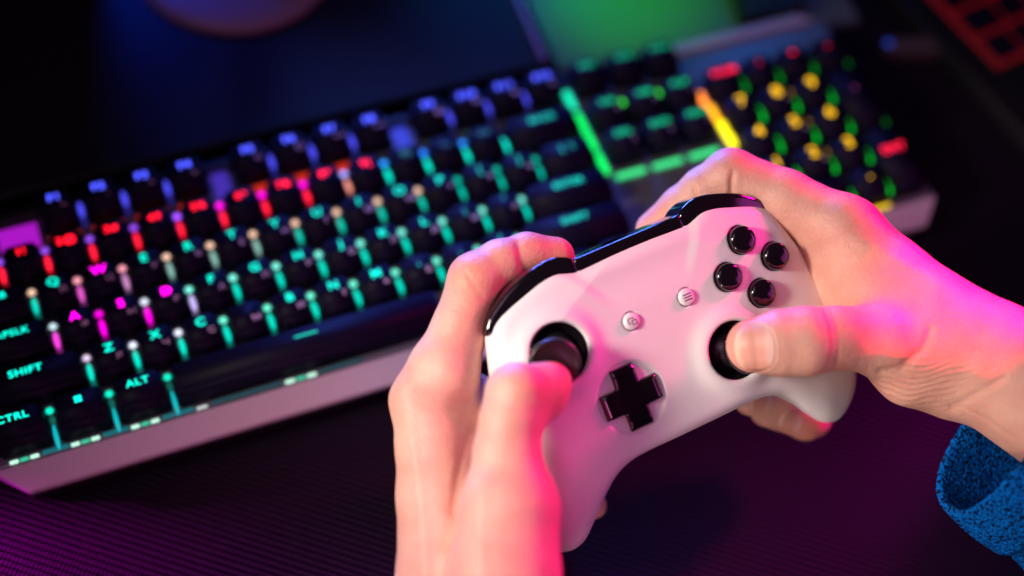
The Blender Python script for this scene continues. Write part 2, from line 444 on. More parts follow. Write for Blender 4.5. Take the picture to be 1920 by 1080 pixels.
# number row
num = [('`', 0.5, 'Ё'), ('1!', 1.5, None), ('2@', 2.5, None), ('3#', 3.5, None), ('4$', 4.5, None), ('5%', 5.5, None), ('6^', 6.5, None), ('7&', 7.5, None), ('8*', 8.5, None), ('9(', 9.5, None), ('0)', 10.5, None), ('-_', 11.5, None), ('=+', 12.5, None)]
for i, (t, c, sd) in enumerate(num):
    red = 1 <= i <= 9
    sp = VIO if i < 4 else (MAG if i < 8 else ((0.3, 0.35, 1.0) if i == 8 else (0.02, 0.25, 1.0)))
    if i in (0, 4, 12): sp = VIO if i < 5 else None
    if i == 9: sp = (0.02, 0.3, 1.0)
    if i == 10: sp = (0.02, 0.2, 1.0)
    key(c, 4, 1, t, RED if red else (0.05, 0.30, 0.28), 2.4 if red else 0.5, sd, 3.8, sp, (0.95, 0.01, 0.03) if i < 8 else ((0.6, 0.2, 0.15) if i == 8 else TEAL), ss_=1.3, sp_=1.0 if i < 4 else 1.6)
key(14.0, 4, 2, 'BACK', TEAL, 1.0, None, 3.4, None, None)
# letter rows
rus = 'ЙЦУКЕНГШЩЗХЪ'
key(0.75, 3, 1.5, 'TAB', TEAL, 1.8, None, 3.4, WARM, TEAL, ss_=0.9, sp_=1.0)
for i, ch in enumerate('QWERTYUIOP[]'):
    m = ch == 'W'
    key(2+i, 3, 1, ch, MAG if m else TEAL, 2.6 if m else (1.7 if i < 10 else 0.7), rus[i], 4.4, (1, 0.35, 0.45) if i < 2 else (WARM if i < 9 else TEAL),
        (0.8, 0.1, 0.6) if i == 0 else ((0.6, 0.25, 0.55) if i == 1 else ((0.25, 0.5, 0.45) if i < 5 else TEAL)), ss_=0.75, sp_=1.1 if i < 9 else 1.0)
key(14.25, 3, 1.5, '|  \\', TEAL, 1.0, None, 3.8)
rus = 'ФЫВАПРОЛДЖЭ'
key(0.875, 2, 1.75, 'CAPSLK', TEAL, 1.8, None, 3.3, (0.6, 0.8, 0.9), (0.9, 0.05, 0.7), ss_=0.9, sp_=1.0, lx=-1.0)
for i, ch in enumerate("ASDFGHJKL;'"):
    m = i < 3
    key(2.25+i, 2, 1, ch, MAG if m else TEAL, 2.6 if m else (1.9 if i < 9 else 0.7), rus[i], 4.4, MAG if i == 0 else ((0.7, 0.75, 0.9) if i == 1 else (0.2, 0.9, 0.75)),
        MAG if i < 2 else ((0.5, 0.4, 0.8) if i == 2 else TEAL), ss_=1.0, sp_=1.2)
key(13.875, 2, 2.25, 'ENTER', TEAL, 1.3, None, 3.3)
rus = 'ЯЧСМИТЬБЮ.'
key(1.125, 1, 2.25, 'SHIFT', TEAL, 2.0, None, 3.6, (0.75, 0.6, 0.85), TEAL, ss_=1.0, sp_=1.0, lx=-2.5)
for i, ch in enumerate('ZXCVBNM,./'):
    key(2.75+i, 1, 1, ch if ch != 'V' else None, TEAL, 1.9 if i < 7 else 0.8, rus[i], 4.4, (0.75, 0.8, 0.95) if i < 2 else (0.15, 0.9, 0.65), TEAL, ss_=1.0, sp_=1.2)
key(13.625, 1, 2.75, 'SHIFT', TEAL, 1.3, None, 3.4)
# bottom row
TB = (0.0, 0.55, 0.38)
def streak_front(k, w):
    child('gap_glow', el(0.9, 6.0, 0.5, G((0.0, 0.38, 0.42), 0.9)), k, (w*U/2, -6.5, -7.6))  # spilled light in the front gap, also an emissive sliver
k = key(0.625, 0, 1.25, 'CTRL', TEAL, 2.0, None, 3.6, TB, None, sp_=1.6, lx=-2); streak_front(k, 1.25)
k = key(1.875, 0, 1.25, None, TEAL, 2.0, None, 3.6, TB, None, sp_=1.6); streak_front(k, 1.25)
bm = bmesh.new()
for ax in (-1.35, 0.15):
    for ay in (-1.35, 0.15): prism_bm(box_pts(ax, ax+1.2, LY+ay, LY+ay+1.2), 0.01, 0.12, 0, 0, bm)
o = link_mesh('legend', bm_mesh('legend', bm), G(TEAL, 2.2), k, False)
k = key(3.125, 0, 1.25, 'ALT', TEAL, 2.0, None, 3.6, TB, None, sp_=1.6); streak_front(k, 1.25)
k = key(6.875, 0, 6.25, None, TEAL, 1.0)
link_mesh('legend', bm_mesh('legend', prism_bm(box_pts(-6.2, 3.6, LY-0.6, LY+0.2), 0.01, 0.12)), G(TEAL, 0.9), k, False)
# the eight keys that lie behind the hands and the controller: one part
bm = bmesh.new()
for c, r, w in ((10.625, 0, 1.25), (11.875, 0, 1.25), (13.125, 0, 1.25), (14.375, 0, 1.25), (16.75, 1, 1), (15.75, 0, 1), (16.75, 0, 1), (17.75, 0, 1)):
    n0 = len(bm.verts); bm.from_mesh(cap_mesh(w)); bm.verts.ensure_lookup_table()
    bmesh.ops.translate(bm, verts=bm.verts[n0:], vec=Vector((c*U, r*U-LY, 0))*S)
tag(kpart('keycap', bm_mesh('keycap', bm), M_key, True), kind='stuff')
# navigation block
gr2 = (0.0, 0.50, 0.20)
for r, names in ((5, ('PRT', 'SCR', 'PAU')), (4, ('INS', 'HM', 'PUP')), (3, ('DEL', 'END', 'PDN'))):
    for i, t in enumerate(names):
        key(15.75+i, r, 1, t, gr2, 1.2 if r < 5 else 0.9, 'i' if r < 5 else None, 3.5, (0.05, 1.0, 0.05) if (r == 4 and i < 2) else None, None, sp_=1.6)
# numeric block
grn = (0.0, 0.36, 0.02)
for c, t, s in ((19, 'NUM', 1.6), (20, '/', 0.8), (21, '*', 1.6), (22, '-', 1.4)):
    key(c, 4, 1, t, (1, 0.01, 0.05), s, None, 4.0, None, grn if c < 22 else None, ss_=0.7)
for r, names in ((3, '789'), (2, '456'), (1, '123')):
    for i, t in enumerate(names):
        key(19+i, r, 1, t, YEL, 1.6, '+' if i == 1 else None, 6.2, YEL if i == 1 else None, grn, ss_=1.6, sp_=0.6)
key(22, 2, 1, '+', (0.3, 0.05, 0.3), 0.5, None, 4.0, h=2.0)
key(22, 0, 1, 'ENT', (1, 0.01, 0.05), 1.8, None, 4.4, h=2.0)
key(19.5, 0, 2, '0', YEL, 1.3, None, 5.0, None, grn, ss_=1.6)
key(21, 0, 1, '.', YEL, 1.3, None, 7.0, None, grn, ss_=1.6)
# LED strips at the nav block; other bars paint LED spill on the plate
def bar(x0, x1, y0, y1, col, s, z=-10.9, hgt=1.2):
    me = bm_mesh('plate_glow', prism_bm(box_pts(x0, x1, y0, y1), z, z+hgt, 0.4, 2)); kpart('plate_glow', me, G(col, s))
for x0, x1 in ((4, 16), (28, 40), (52, 64), (116, 130)):
    w3 = (x1-x0)/3
    for q in range(3): bar(x0+q*w3+0.3, x0+(q+1)*w3-0.3, -14.5, -13.1, (0.55, 0.95, 0.75) if q != 1 else (0.05, 0.75, 0.45), 0.8 if q != 1 else 0.5)  # LED reflections along the front edge, drawn as emissive pieces
for x0, x1 in ((17, 27.5), (41, 51.5), (65, 78), (85, 115), (131, 150)): bar(x0, x1, -14.4, -12.6, (0.0, 0.30, 0.36), 0.30 if x1 < 80 else 0.12)
bar(79, 83.5, -14.5, -13.4, (0.7, 0.75, 0.72), 0.6)
bar(20.6, 37.4, 84, 97, (0.55, 0.01, 0.75), 0.5, -11.3, 0.6); bar(115, 122.5, 84, 99, (0.12, 0.05, 0.85), 0.3, -11.3, 0.6); bar(200.5, 208, 82, 99, (0.06, 0.08, 0.95), 0.45, -11.3, 0.6)  # neighbouring LEDs' glow on the bare plate, drawn as emissive pads
for (a, b) in ((84, 95), (70, 81), (58, 69), (44, 56)):
    bar(286.6, 289.4, a, b, (0.0, 1.0, 0.12) if a < 80 else (0.0, 0.9, 0.45), 1.0)
for i in range(3): bar(291+i*19, 306+i*19, 39.5, 42.0, (0.04, 0.9, 0.28), 0.8)
bar(348.3, 351.6, 66, 75, (1.0, 0.25, 0.02), 1.6); bar(350, 353, 56, 66, (1.0, 0.42, 0.0), 1.5); bar(350.5, 354.2, 40, 55.5, (1.0, 0.85, 0.0), 1.6)
for c in (2.5, 3.5, 4.5, 5.5, 7, 8, 9): bar(c*U-7, c*U+7, 82.5, 86.4, (0.9, 0.03, 0.0), 0.5, -10.8, 0.8)  # red LED spill between the rows, drawn as emissive pads
for c in (10.6, 11.5, 12.5): bar(c*U-5, c*U+5, 85, 86, (0.0, 0.45, 0.35), 0.3, -10.8, 0.8)
for c in (19.3, 20.2, 21.2): bar(c*U-5, c*U+4, -14.4, -12.8, (0.95, 0.6, 0.0), 0.9)
bar(430.0, 431.0, -5, 80, (0.0, 0.20, 0.01), 0.5)

# ================================================================ THINGS BEHIND
def slab(name, pts, z0, z1, mat, bev=1.0, parent=None):
    return link_mesh(name, bm_mesh(name, prism_bm(pts, z0, z1, bev, 2)), mat, parent, False)
lap = empty('closed_laptop', Matrix.Translation((0.1, 0.2, DZ*S)))
tag(lap, 'closed black laptop lying flat behind the left half of the keyboard', 'laptop')
LI = lap.matrix_world.inverted()
def under(o, root):
    o.parent = root; o.matrix_parent_inverse = root.matrix_world.inverted(); return o
lp = [(-120, 119), (287, 119), (289, 172), (292, 360), (-120, 360)]
under(slab('lid', lp, DZ+1, DZ+13, M_dark, 2.0), lap)
under(slab('lid_edge_light', [(287.6, 122), (290.3, 122), (296.5, 250), (293.8, 250)], DZ+4, DZ+13.6, simple('violet_edge_light', (0.30, 0.16, 0.36), 0.35), 0.5), lap)  # violet light on the lid's edge, painted as a coloured strip
bs = empty('round_stand', Matrix.Translation((0.163, 0.230, (DZ+13)*S)))
tag(bs, 'round grey stand foot resting on the black laptop at the top edge', 'stand')
o = lathe('foot', [(0, 6), (38, 6), (47, 5), (50.5, 3), (51, 0.2), (0, 0.2)], M_grey, bs, 72)
o = lathe('post', [(0, 60), (8, 60), (8.5, 8), (10, 6.05), (0, 6.05)], M_grey, bs, 40)
mn = empty('monitor', Matrix.Translation((0.02, 0.28, DZ*S)))
tag(mn, 'black monitor whose lower corner shows at the top left', 'monitor')
def obox(name, center, ang, sx, sy, z0, z1, mat, bev=1.5):
    bm = prism_bm([(-sx/2, -sy/2), (sx/2, -sy/2), (sx/2, sy/2), (-sx/2, sy/2)], z0, z1, bev, 2)
    me = bm_mesh(name, bm); o = link_mesh(name, me, mat, None, False); o.location = (center[0]*S, center[1]*S, 0); o.rotation_euler[2] = ang
    return o
o = obox('screen_housing', (-20, 262), math.radians(4), 240, 22, DZ+24, DZ+180, M_case); bpy.context.view_layer.update(); under(o, mn)
o = obox('stand', (-20, 275), math.radians(4), 60, 60, DZ+13.2, DZ+23.9, M_case); bpy.context.view_layer.update(); under(o, mn)
bd = slab('pale_board', [(297, 120), (404, 108), (462, 104), (470, 250), (304, 300)], DZ+1, DZ+5, M_pale, 1.0)
tag(bd, 'pale flat board behind the keyboard lit green and blue', 'board')
fb = empty('black_bracket', Matrix.Translation((0.41, 0.13, DZ*S)))
tag(fb, 'small black bracket with brown top edge on the pale board', 'bracket')
under(slab('foot', [(396, 116), (425, 112), (440, 128), (404, 146)], DZ+5.2, DZ+17, M_case, 0.8), fb)
under(slab('top_strip', [(398, 139), (438, 119.5), (441, 128), (405, 146.5)], DZ+17.1, DZ+19.5, simple('brown_strip', (0.10, 0.07, 0.07), 0.5), 0.4), fb)
hub = empty('usb_hub', Matrix.Translation((0.472, 0.08, DZ*S)))
tag(hub, 'small black box with a faint blue light between the two keyboards', 'hub')
under(slab('housing', [(463, 78), (492, 70), (494, 79), (465, 87)], DZ+0.5, DZ+9, simple('hub_grey', (0.07, 0.05, 0.06), 0.4), 1.0), hub)
o = link_mesh('led', ellipsoid_mesh('led', 2.0, 2.0, 1.0), G((0.0, 0.05, 0.5), 0.6)); o.location = (0.4655*1, 0.0828, (DZ+8.8)*S); bpy.context.view_layer.update(); under(o, hub)
# second keyboard, top right corner
k2 = empty('notebook_computer', Matrix.Translation((0.55, 0.08, DZ*S)))
tag(k2, 'dark notebook with red backlit keys in the top right corner', 'laptop')
E2X = np.array([0.985, 0.17]); E2Y = np.array([-0.17, 0.985]); O2 = np.array([500.0, 10.0])
def q2(u, v): return tuple(O2+E2X*u+E2Y*v)
under(slab('base', [q2(0, -110), q2(260, -110), q2(260, 150), q2(0, 150)], DZ+0.5, DZ+12, M_dark, 1.5), k2)
under(slab('backlight_sheet', [q2(15, 36), q2(250, 36), q2(250, 140), q2(15, 140)], DZ+12.05, DZ+12.6, G((0.45, 0.0, 0.005), 0.14), 0.1), k2)
under(slab('touchpad', [q2(60, -90), q2(160, -90), q2(160, 20), q2(60, 20)], DZ+12.05, DZ+12.5, simple('touchpad', (0.05, 0.03, 0.05), 0.35), 0.2), k2)
for r in range(5):
    xo = (0, 5, 9, 14, 0)[r]
    for c in range(5):
        x0 = 19+c*19+(xo if c else 0); x1 = 19+(c+1)*19+xo-3.0
        under(slab('keycap', [q2(x0, 39+r*19), q2(x1, 39+r*19), q2(x1, 54.5+r*19), q2(x0, 54.5+r*19)], DZ+12.7, DZ+15, M_key, 0.5), k2)
# coloured fills added for the board, laptop, mat and bezel
lamp('green_fill', 'SPOT', (345, 190, 160), (352, 165, DZ), 2.4, (0.0, 1.0, 0.02), 0.02, spot=40, blend=1)  # added spot that turns the board green
lamp('blue_board_fill', 'SPOT', (470, 220, 200), (430, 150, DZ), 0.35, (0.0, 0.25, 1.0), 0.03, spot=50, blend=1)
lamp('blue_board_fill_far', 'SPOT', (270, 260, 150), (300, 190, DZ), 1.6, (0.0, 0.2, 1.0), 0.03, spot=40, blend=1)
lamp('blue_wash_fill', 'SPOT', (90, 330, 90), (90, 250, DZ), 1.2, (0.0, 0.05, 1.0), 0.03, spot=100, blend=1)  # added blue wash over the laptop lid
lamp('magenta_desk_fill', 'SPOT', (-170, 40, 30), (-35, -85, DZ), 22.0, (1.0, 0.0, 0.8), 0.006, spot=50, blend=0.8)  # added spot for the magenta patch on the mat's near left
lamp('violet_front_fill', 'SPOT', (60, -330, 230), (110, -40, DZ), 1.4, (1.0, 0.20, 0.55), 0.05, spot=60, blend=1)  # added fill that tints the front bezel pink

# ================================================================ CONTROLLER
R3 = np.array([[0.880, -0.363, 0.308], [0.372, 0.928, 0.029], [-0.296, 0.089, 0.951]])
u_, s_, v_ = np.linalg.svd(R3); R3 = u_@v_
T3 = np.array([58.447, -19.758, -534.312])
RW = CR.T@R3; TW = c2w(T3)
MW = Matrix([[*RW[0], TW[0]*S], [*RW[1], TW[1]*S], [*RW[2], TW[2]*S], [0, 0, 0, 1]])
def to_loc(Pw): return (np.asarray(Pw)-TW)@RW
def to_w(Pl): return np.asarray(Pl)@RW.T+TW
ctl = empty('game_controller', MW)
tag(ctl, 'white game controller with black sticks, buttons and direction pad held in two hands', 'game controller')
half = [(0, 38.2), (12, 38.1), (22, 38.4), (27, 39.6), (32, 41.0), (38, 40.6), (45, 38.4), (52, 35.8), (58, 32.6), (61.5, 28.5), (63.6, 22), (66, 13), (69.5, 0), (73, -14), (76, -28), (76.5, -41), (73.5, -51), (67, -58), (60, -60.5), (53.5, -57.5), (48, -50.5), (42, -42.5), (36.5, -37.5), (30, -34.9), (22, -34.2), (10, -34.3)]
outl = half+[(0, -34.3)]+[(-x, y) for x, y in half[1:][::-1]]
shell2 = Sdf2(spline(outl, 5), (-95, -80), (95, 60))
LS = (-42.0, 13.2); RS = (22.2, -12.5); DP = (-22.2, -12.5); AB = (41.0, 13.5)
def face_z(x, y):
    ax = np.abs(x)
    z = -0.0022*np.maximum(ax-30, 0)**2-0.0105*np.maximum(-y-26, 0)**2*ss(ax, 24, 50)
    # shoulders: facet falling towards the upper outer corner
    z = z-0.42*np.maximum(0, (ax-22)*0.42+(y-24)*0.90-6.5)*0.55
    z = z-0.010*np.maximum(0, (ax-54))**2
    # sunken centre panel between two creases that run down from the top edge
    c = (ax-(17.0+(y-22)*0.62))
    z = z-0.85*(1-ss(c, -2.6, 3.0))*ss(y, 16, 30)
    for (cx, cy) in (LS, RS):
        r = np.hypot(x-cx, y-cy)
        z = z+2.1*np.exp(-((r-12.0)/4.6)**2*np.where(r > 12, 1, 0.3))
    r = np.hypot(x-DP[0], y-DP[1])
    z = z-0.75*(1-ss(r, 12.3, 13.9))
    return z
def shell_f(P):
    x, y, z = P[:, 0], P[:, 1], P[:, 2]
    d = shell2(x, y)
    ax = np.abs(x)
    grip = ss(-y, 12, 48)*ss(ax, 30, 55)
    bot = -24.0-8*grip+0.004*np.maximum(60-ax, 0)**2*0+0.02*np.maximum(-y-45, 0)**2
    dz = d+np.maximum(-(z+14), 0)*0.28                      # the back draws in behind the parting line
    top = (z-face_z(x, y))*0.93
    f = smax(dz, top, 6.0+3.0*ss(ax, 50, 66)*0+2*grip)
    f = smax(f, bot-z, 14.0)
    for (cx, cy) in (LS, RS):
        r = np.hypot(x-cx, y-cy)
        f = smax(f, -np.maximum(r-11.0, -(z+14)), 1.2)
    for bx, by in ((0, 10.7), (10.7, 0), (-10.7, 0), (0, -10.7)):
        r = np.hypot(x-AB[0]-bx, y-AB[1]-by); f = smax(f, -np.maximum(r-5.6, -(z+4)), 0.5)
    for sx in (-1, 1):
        r = np.hypot(x-sx*11.8, y-13.0); f = smax(f, -np.maximum(r-3.55, -(z+3)), 0.35)
    # seam line between the front shell and the back shell
    zs = -13.5-7*grip
    f = f+0.35*np.exp(-((z-zs)/0.35)**2)*(d > -6)
    return f
V, Q = nets(shell_f, (-84, -70, -46), (84, 50, 8), 0.55)
link_mesh('shell', mesh_np('shell', V, Q), M_shell, ctl)
# glossy bumper strip
hb = [(0, 41.8), (12, 41.8), (21.8, 41.9), (25.0, 43.6), (29.5, 45.1), (35, 44.9), (42, 43.1), (49, 40.5), (54.5, 37.3), (59.5, 33.5), (62.5, 28.0), (58, 24), (40, 26), (0, 30)]
bump2 = Sdf2(spline(hb[:11], 4) if False else np.array([p for p in spline(hb+[(-x, y) for x, y in hb[1:][::-1]], 4)]), (-80, 10), (80, 60))
def bump_f(P):
    x, y, z = P[:, 0], P[:, 1], P[:, 2]; ax = np.abs(x)
    d = bump2(x, y)
    zt = -3.6-0.0030*np.maximum(ax-25, 0)**2
    f = smax(smax(d, z-zt, 1.8), -21-z, 5)
    f = smax(f, 27.5-y, 1.5)
    return f+0.45*np.exp(-((ax-22.6)/0.28)**2)
V, Q = nets(bump_f, (-68, 22, -26), (68, 50, 0), 0.5)
link_mesh('bumper', mesh_np('bumper', V, Q), M_gloss, ctl)
# face buttons
for bx, by in ((0, 10.7), (10.7, 0), (-10.7, 0), (0, -10.7)):
    lathe('face_button', [(0, 3.1), (3.0, 3.02), (4.3, 2.8), (4.95, 2.35), (5.25, 1.6), (5.3, 0.6), (5.3, -4)], M_gloss, ctl, 56, (AB[0]+bx, AB[1]+by, -0.4 if bx+by < 8 else -0.6))
for sx in (-1, 1):
    b = lathe('menu_button' if sx > 0 else 'view_button', [(0, 1.35), (2.2, 1.3), (2.9, 1.05), (3.2, 0.5), (3.25, -0.5), (3.25, -3)], M_btnw, ctl, 48, (sx*11.8, 13.0, -0.1))
    bm = bmesh.new()
    def qb(x0, x1, y0, y1): prism_bm(box_pts(x0, x1, y0, y1), 1.25, 1.42, 0, 0, bm)
    if sx > 0:
        for yy in (-1.05, 0, 1.05): qb(-1.6, 1.6, yy-0.19, yy+0.19)
    else:
        for (x0, x1, y0, y1) in ((-0.4, 1.6, -1.4, -1.15), (-0.4, 1.6, 0.15, 0.4), (-0.4, -0.15, -1.15, 0.15), (1.35, 1.6, -1.15, 0.15),
                                 (-1.7, 0.6, 1.15, 1.4), (-1.7, -1.45, -0.6, 1.15), (-1.45, -0.9, -0.6, -0.35), (0.35, 0.6, 0.75, 1.15)): qb(x0, x1, y0, y1)
    link_mesh('icon', bm_mesh('icon', bm), M_ink, b, False)
# direction pad
def dpad_f(P):
    x, y, z = np.abs(P[:, 0]-DP[0]), np.abs(P[:, 1]-DP[1]), P[:, 2]
    def arm(a, b): return np.maximum(a-11.9, b-4.75)
    d = smin(arm(x, y), arm(y, x), 1.2)
    r = np.hypot(x, y)
    zt = 0.9+0.6*ss(r, 3, 10)-1.0*ss(np.maximum(x, y), 9.0, 12.5)
    return smax(smax(d, (z-zt)*0.93, 1.5), -3.5-z, 0.5)
V, Q = nets(dpad_f, (-36, -26.5, -5), (-8, 1.5, 6), 0.35)
link_mesh('direction_pad', mesh_np('direction_pad', V, Q), M_gloss, ctl)
# sticks
def stick(center, tilt_dir, tilt, push=0):
    e = empty('thumbstick', None, ctl)
    ax = Vector((-tilt_dir[1], tilt_dir[0], 0)).normalized()
    piv = Vector((center[0], center[1], -9))
    e.matrix_local = Matrix.Translation(piv*S) @ Matrix.Rotation(math.radians(tilt), 4, ax)
    lathe('socket', [(11.3, -3), (11.1, 0.2), (10.9, 0.5), (10.6, 0.2), (9.9, -1.6), (8.0, -4.2), (0, -4.6)], M_gloss, ctl, 72, (center[0], center[1], 0))
    prof = [(0, 10.0)]+[(9.8*math.sin(a), 9.8*math.cos(a)+0.2) for a in np.linspace(0.05, 1.6, 24)]
    lathe('dome', prof, M_black, e, 72)
    lathe('shaft', [(5.4, 6), (4.6, 12), (4.8, 14.5), (6.8, 16.2)], M_rubber, e, 48)
    cp = [(6.5, 16.0), (8.3, 16.2), (9.15, 16.8), (9.35, 17.5), (9.3, 18.6), (9.0, 19.4), (8.6, 19.75), (8.1, 19.7), (7.6, 19.3), (6.6, 18.9), (4.5, 18.5), (2, 18.3), (0, 18.25)]
    lathe('cap', cp, M_rubber, e, 90)
    return e
stick(LS, (-0.80, -0.25), 19)
stick(RS, (0.9, 0.1), 5)

# ================================================================ HANDS
def chain_pts(ch): return [(at(p[0], p[1], p[2]), p[3]) for p in ch]
def make_hand(chains, lo_hi=None):
    cl = []
    for k, ch in chains:
        pp = chain_pts(ch); cl.append((k, pp))
    def f(P):
        d = None
        for k, pp in cl:
            c = None
            for (a, ra), (b, rb) in zip(pp[:-1], pp[1:]):
                e = cap(P, a, b, ra, rb); c = e if c is None else smin(c, e, 2.5)
            d = c if d is None else smin(d, c, k)
        return d
    allp = np.array([p for k, pp in cl for p, r in pp]); rr = max(r for k, pp in cl for p, r in pp)
    return f, allp.min(0)-rr-3, allp.max(0)+rr+3
def to_px(P):
    c = (P-CAM)@CR.T
    return 960+FPX*c[:, 0]/-c[:, 2], 540-FPX*c[:, 1]/-c[:, 2], -c[:, 2]
BACK = dirw((0, 0, 1))                       # towards the camera

class Nail:
    def __init__(s, px, py, d, along, width, length, nrm, tip_wide=1.0):
        s.c = at(px, py, d); s.a = dirw((along[0], -along[1], along[2] if len(along) > 2 else 0)); n = dirw(nrm)
        s.n = n-(n@s.a)*s.a; s.n /= np.linalg.norm(s.n); s.b = np.cross(s.n, s.a); s.w = width/2; s.l = length/2
    def uv(s, P):
        q = P-s.c; return q@s.a/s.l, q@s.b/s.w, q@s.n
    def build(s, f, parent):
        nu, nv = 26, 26; V = []; A = []
        for i in range(nu):
            for j in range(nv):
                u = -1+2*i/(nu-1); v = -1+2*j/(nv-1)
                # square to squircle
                uu = u*math.sqrt(max(0, 1-0.42*v*v)); vv = v*math.sqrt(max(0, 1-0.42*u*u))
                V.append(s.c+s.a*uu*s.l+s.b*vv*s.w+s.n*14); A.append((uu+1)/2+0.10*vv*vv)
        V = np.array(V); t = np.zeros(len(V))
        for it in range(40):
            d = f(V-s.n*t[:, None]); t += d*0.9; t = np.minimum(t, 30)
        V = V-s.n*t[:, None]
        N, _ = grad(f, V)
        V = V+N*0.12
        F = [(i*nv+j, (i+1)*nv+j, (i+1)*nv+j+1, i*nv+j+1) for i in range(nu-1) for j in range(nv-1)]
        n0 = len(V); V = np.concatenate([V, V-N*0.6])
        B = [tuple(x+n0 for x in q[::-1]) for q in F]
        rim = [i*nv for i in range(nu)]+[(nu-1)*nv+j for j in range(1, nv)]+[i*nv+nv-1 for i in range(nu-2, -1, -1)]+[j for j in range(nv-2, 0, -1)]
        R = [(rim[k], rim[(k+1) % len(rim)], rim[(k+1) % len(rim)]+n0, rim[k]+n0) for k in range(len(rim))]
        me = mesh_np('fingernail', V, F+B+R)
        bm_ = bmesh.new(); bm_.from_mesh(me); bmesh.ops.recalc_face_normals(bm_, faces=bm_.faces); bm_.to_mesh(me); bm_.free()
        at_ = me.attributes.new('along', 'FLOAT', 'POINT'); at_.data.foreach_set('value', np.array(A+A, np.float32))
        return link_mesh('fingernail', me, M_nail, parent)

def finish_hand(name, f, lo, hi, nails, disp, parent, blush_shade, h=0.75):
    V, Q = nets(f, lo, hi, h)
    N, _ = grad(f, V)
    x, y, d = to_px(V)
    facing = np.clip(N@BACK, 0, 1)
    D = disp(x, y, d, V, N)*ss(facing, 0.0, 0.3)
    for nl in nails:
        u, v, w = nl.uv(V); r = (np.abs(u)**2.6+np.abs(v)**2.6)**(1/2.6)
        near = (N@nl.n > 0.15) & (np.abs(w) < 12)
        D += np.where(near, -0.75*(1-ss(r, 0.80, 0.97))+0.28*np.exp(-((r-1.10)/0.09)**2)*ss(-u, -0.7, 0.1), 0)
    V2 = V+N*D[:, None]
    me = mesh_np(name, V2, Q)
    bl = blush_shade(x, y, d)
    a = me.attributes.new('blush_shade', 'FLOAT', 'POINT'); a.data.foreach_set('value', bl.astype(np.float32))
    o = link_mesh(name, me, M_skin, parent)
    for nl in nails: nl.build(f, o)
    return o
def gauss(x, y, cx, cy, sx, sy=None, ang=0):
    sy = sy or sx; c, s = math.cos(ang), math.sin(ang)
    u = (x-cx)*c+(y-cy)*s; v = -(x-cx)*s+(y-cy)*c
    return np.exp(-(u/sx)**2-(v/sy)**2)
def groove(x, y, pts, w, depth):              # a crease following a polyline
    d = np.full(len(x), 1e9)
    for (a, b) in zip(pts[:-1], pts[1:]):
        ex, ey = b[0]-a[0], b[1]-a[1]; t = np.clip(((x-a[0])*ex+(y-a[1])*ey)/(ex*ex+ey*ey), 0, 1)
        d = np.minimum(d, np.hypot(x-a[0]-t*ex, y-a[1]-t*ey))
    return -depth*np.exp(-(d/w)**2)

person = empty('person', Matrix.Translation(Vector(at(1900, 1300, 560))*S))
tag(person, 'person in a blue knit sweater holding the controller with both hands', 'person')
PI_ = person.matrix_world.inverted()

# ---- right hand
rh = [
 (3, [(1588, 438, 556, 13.5), (1655, 530, 553, 18.5), (1735, 612, 547, 22.0), (1862, 684, 541, 23.2), (2010, 765, 531, 27)]),
 (7, [(1413, 648, 524, 9.8), (1462, 643, 523, 11.6), (1510, 640, 523, 12.2), (1565, 634, 526, 11.2), (1650, 636, 533, 13.0), (1750, 650, 540, 16)]),
 (5, [(1226, 430, 578, 7.2), (1278, 390, 574, 8.4), (1320, 358, 570, 9.1), (1370, 330, 567, 10.5), (1470, 372, 563, 11.0), (1588, 438, 557, 13.0)]),
 (9, [(1560, 480, 566, 13), (1640, 560, 556, 17), (1700, 640, 548, 17)]),
 (7, [(1665, 655, 537, 10.5), (1712, 690, 542, 14.0), (1775, 702, 545, 16)]),
 (5, [(1672, 650, 572, 11), (1705, 693, 562, 12.5), (1760, 700, 556, 14)]),
 (1.8, [(1560, 560, 592, 9), (1520, 640, 600, 8.4), (1478, 738, 600, 7.6), (1456, 762, 588, 7.1), (1404, 751, 580, 5.8)]),
 (1.8, [(1560, 620, 600, 9), (1545, 700, 606, 8.4), (1522, 783, 604, 7.8), (1510, 789, 593, 7.5), (1434, 772, 587, 5.9)]),
 (5, [(1590, 500, 580, 10), (1480, 520, 600, 8.8), (1400, 600, 600, 8)]),
]
f, lo, hi = make_hand(rh)
def disp_r(x, y, d, V, N):
    D = groove(x, y, [(1375, 318), (1371, 340), (1371, 375)], 5, 1.5)*ss(y, 300, 350)
    D += groove(x, y, [(1300, 352), (1308, 372), (1325, 392)], 5, 0.6)
    D += groove(x, y, [(1545, 575), (1558, 610), (1562, 650), (1552, 690)], 4, 0.30)
    D += groove(x, y, [(1556, 574), (1570, 612), (1573, 650), (1566, 690)], 5, 0.30)
    D += groove(x, y, [(1532, 582), (1544, 620), (1546, 655)], 3, 0.12)
    D += groove(x, y, [(1650, 700), (1690, 690), (1730, 655), (1745, 620)], 9, 0.8)
    D += groove(x, y, [(1785, 765), (1830, 740), (1880, 710)], 8, 0.5)
    D += groove(x, y, [(1800, 762), (1850, 785), (1895, 818)], 4, 0.25)
    wob = 3*np.sin(x/31)+2*np.sin(x/13+y/17)
    rad = np.hypot((x-1722)*0.86, y-520)+wob
    m = gauss(x, y, 1725, 715, 95, 38, -0.12)
    D += m*(0.20*np.sin(rad*2*math.pi/10.5+np.sin(x/23))+0.09*np.sin(rad*2*math.pi/5.7+1+y/9))
    # tendons and soft unevenness
    D += 0.7*np.exp(-(((x-1650)*0.45-(y-470)*0.89)/14)**2)*gauss(x, y, 1690, 490, 110)
    D += 0.35*np.sin(x/37+1)*np.sin(y/29)*0.6
    D += gauss(x, y, 1585, 378, 32, 26)*0.9
    return D
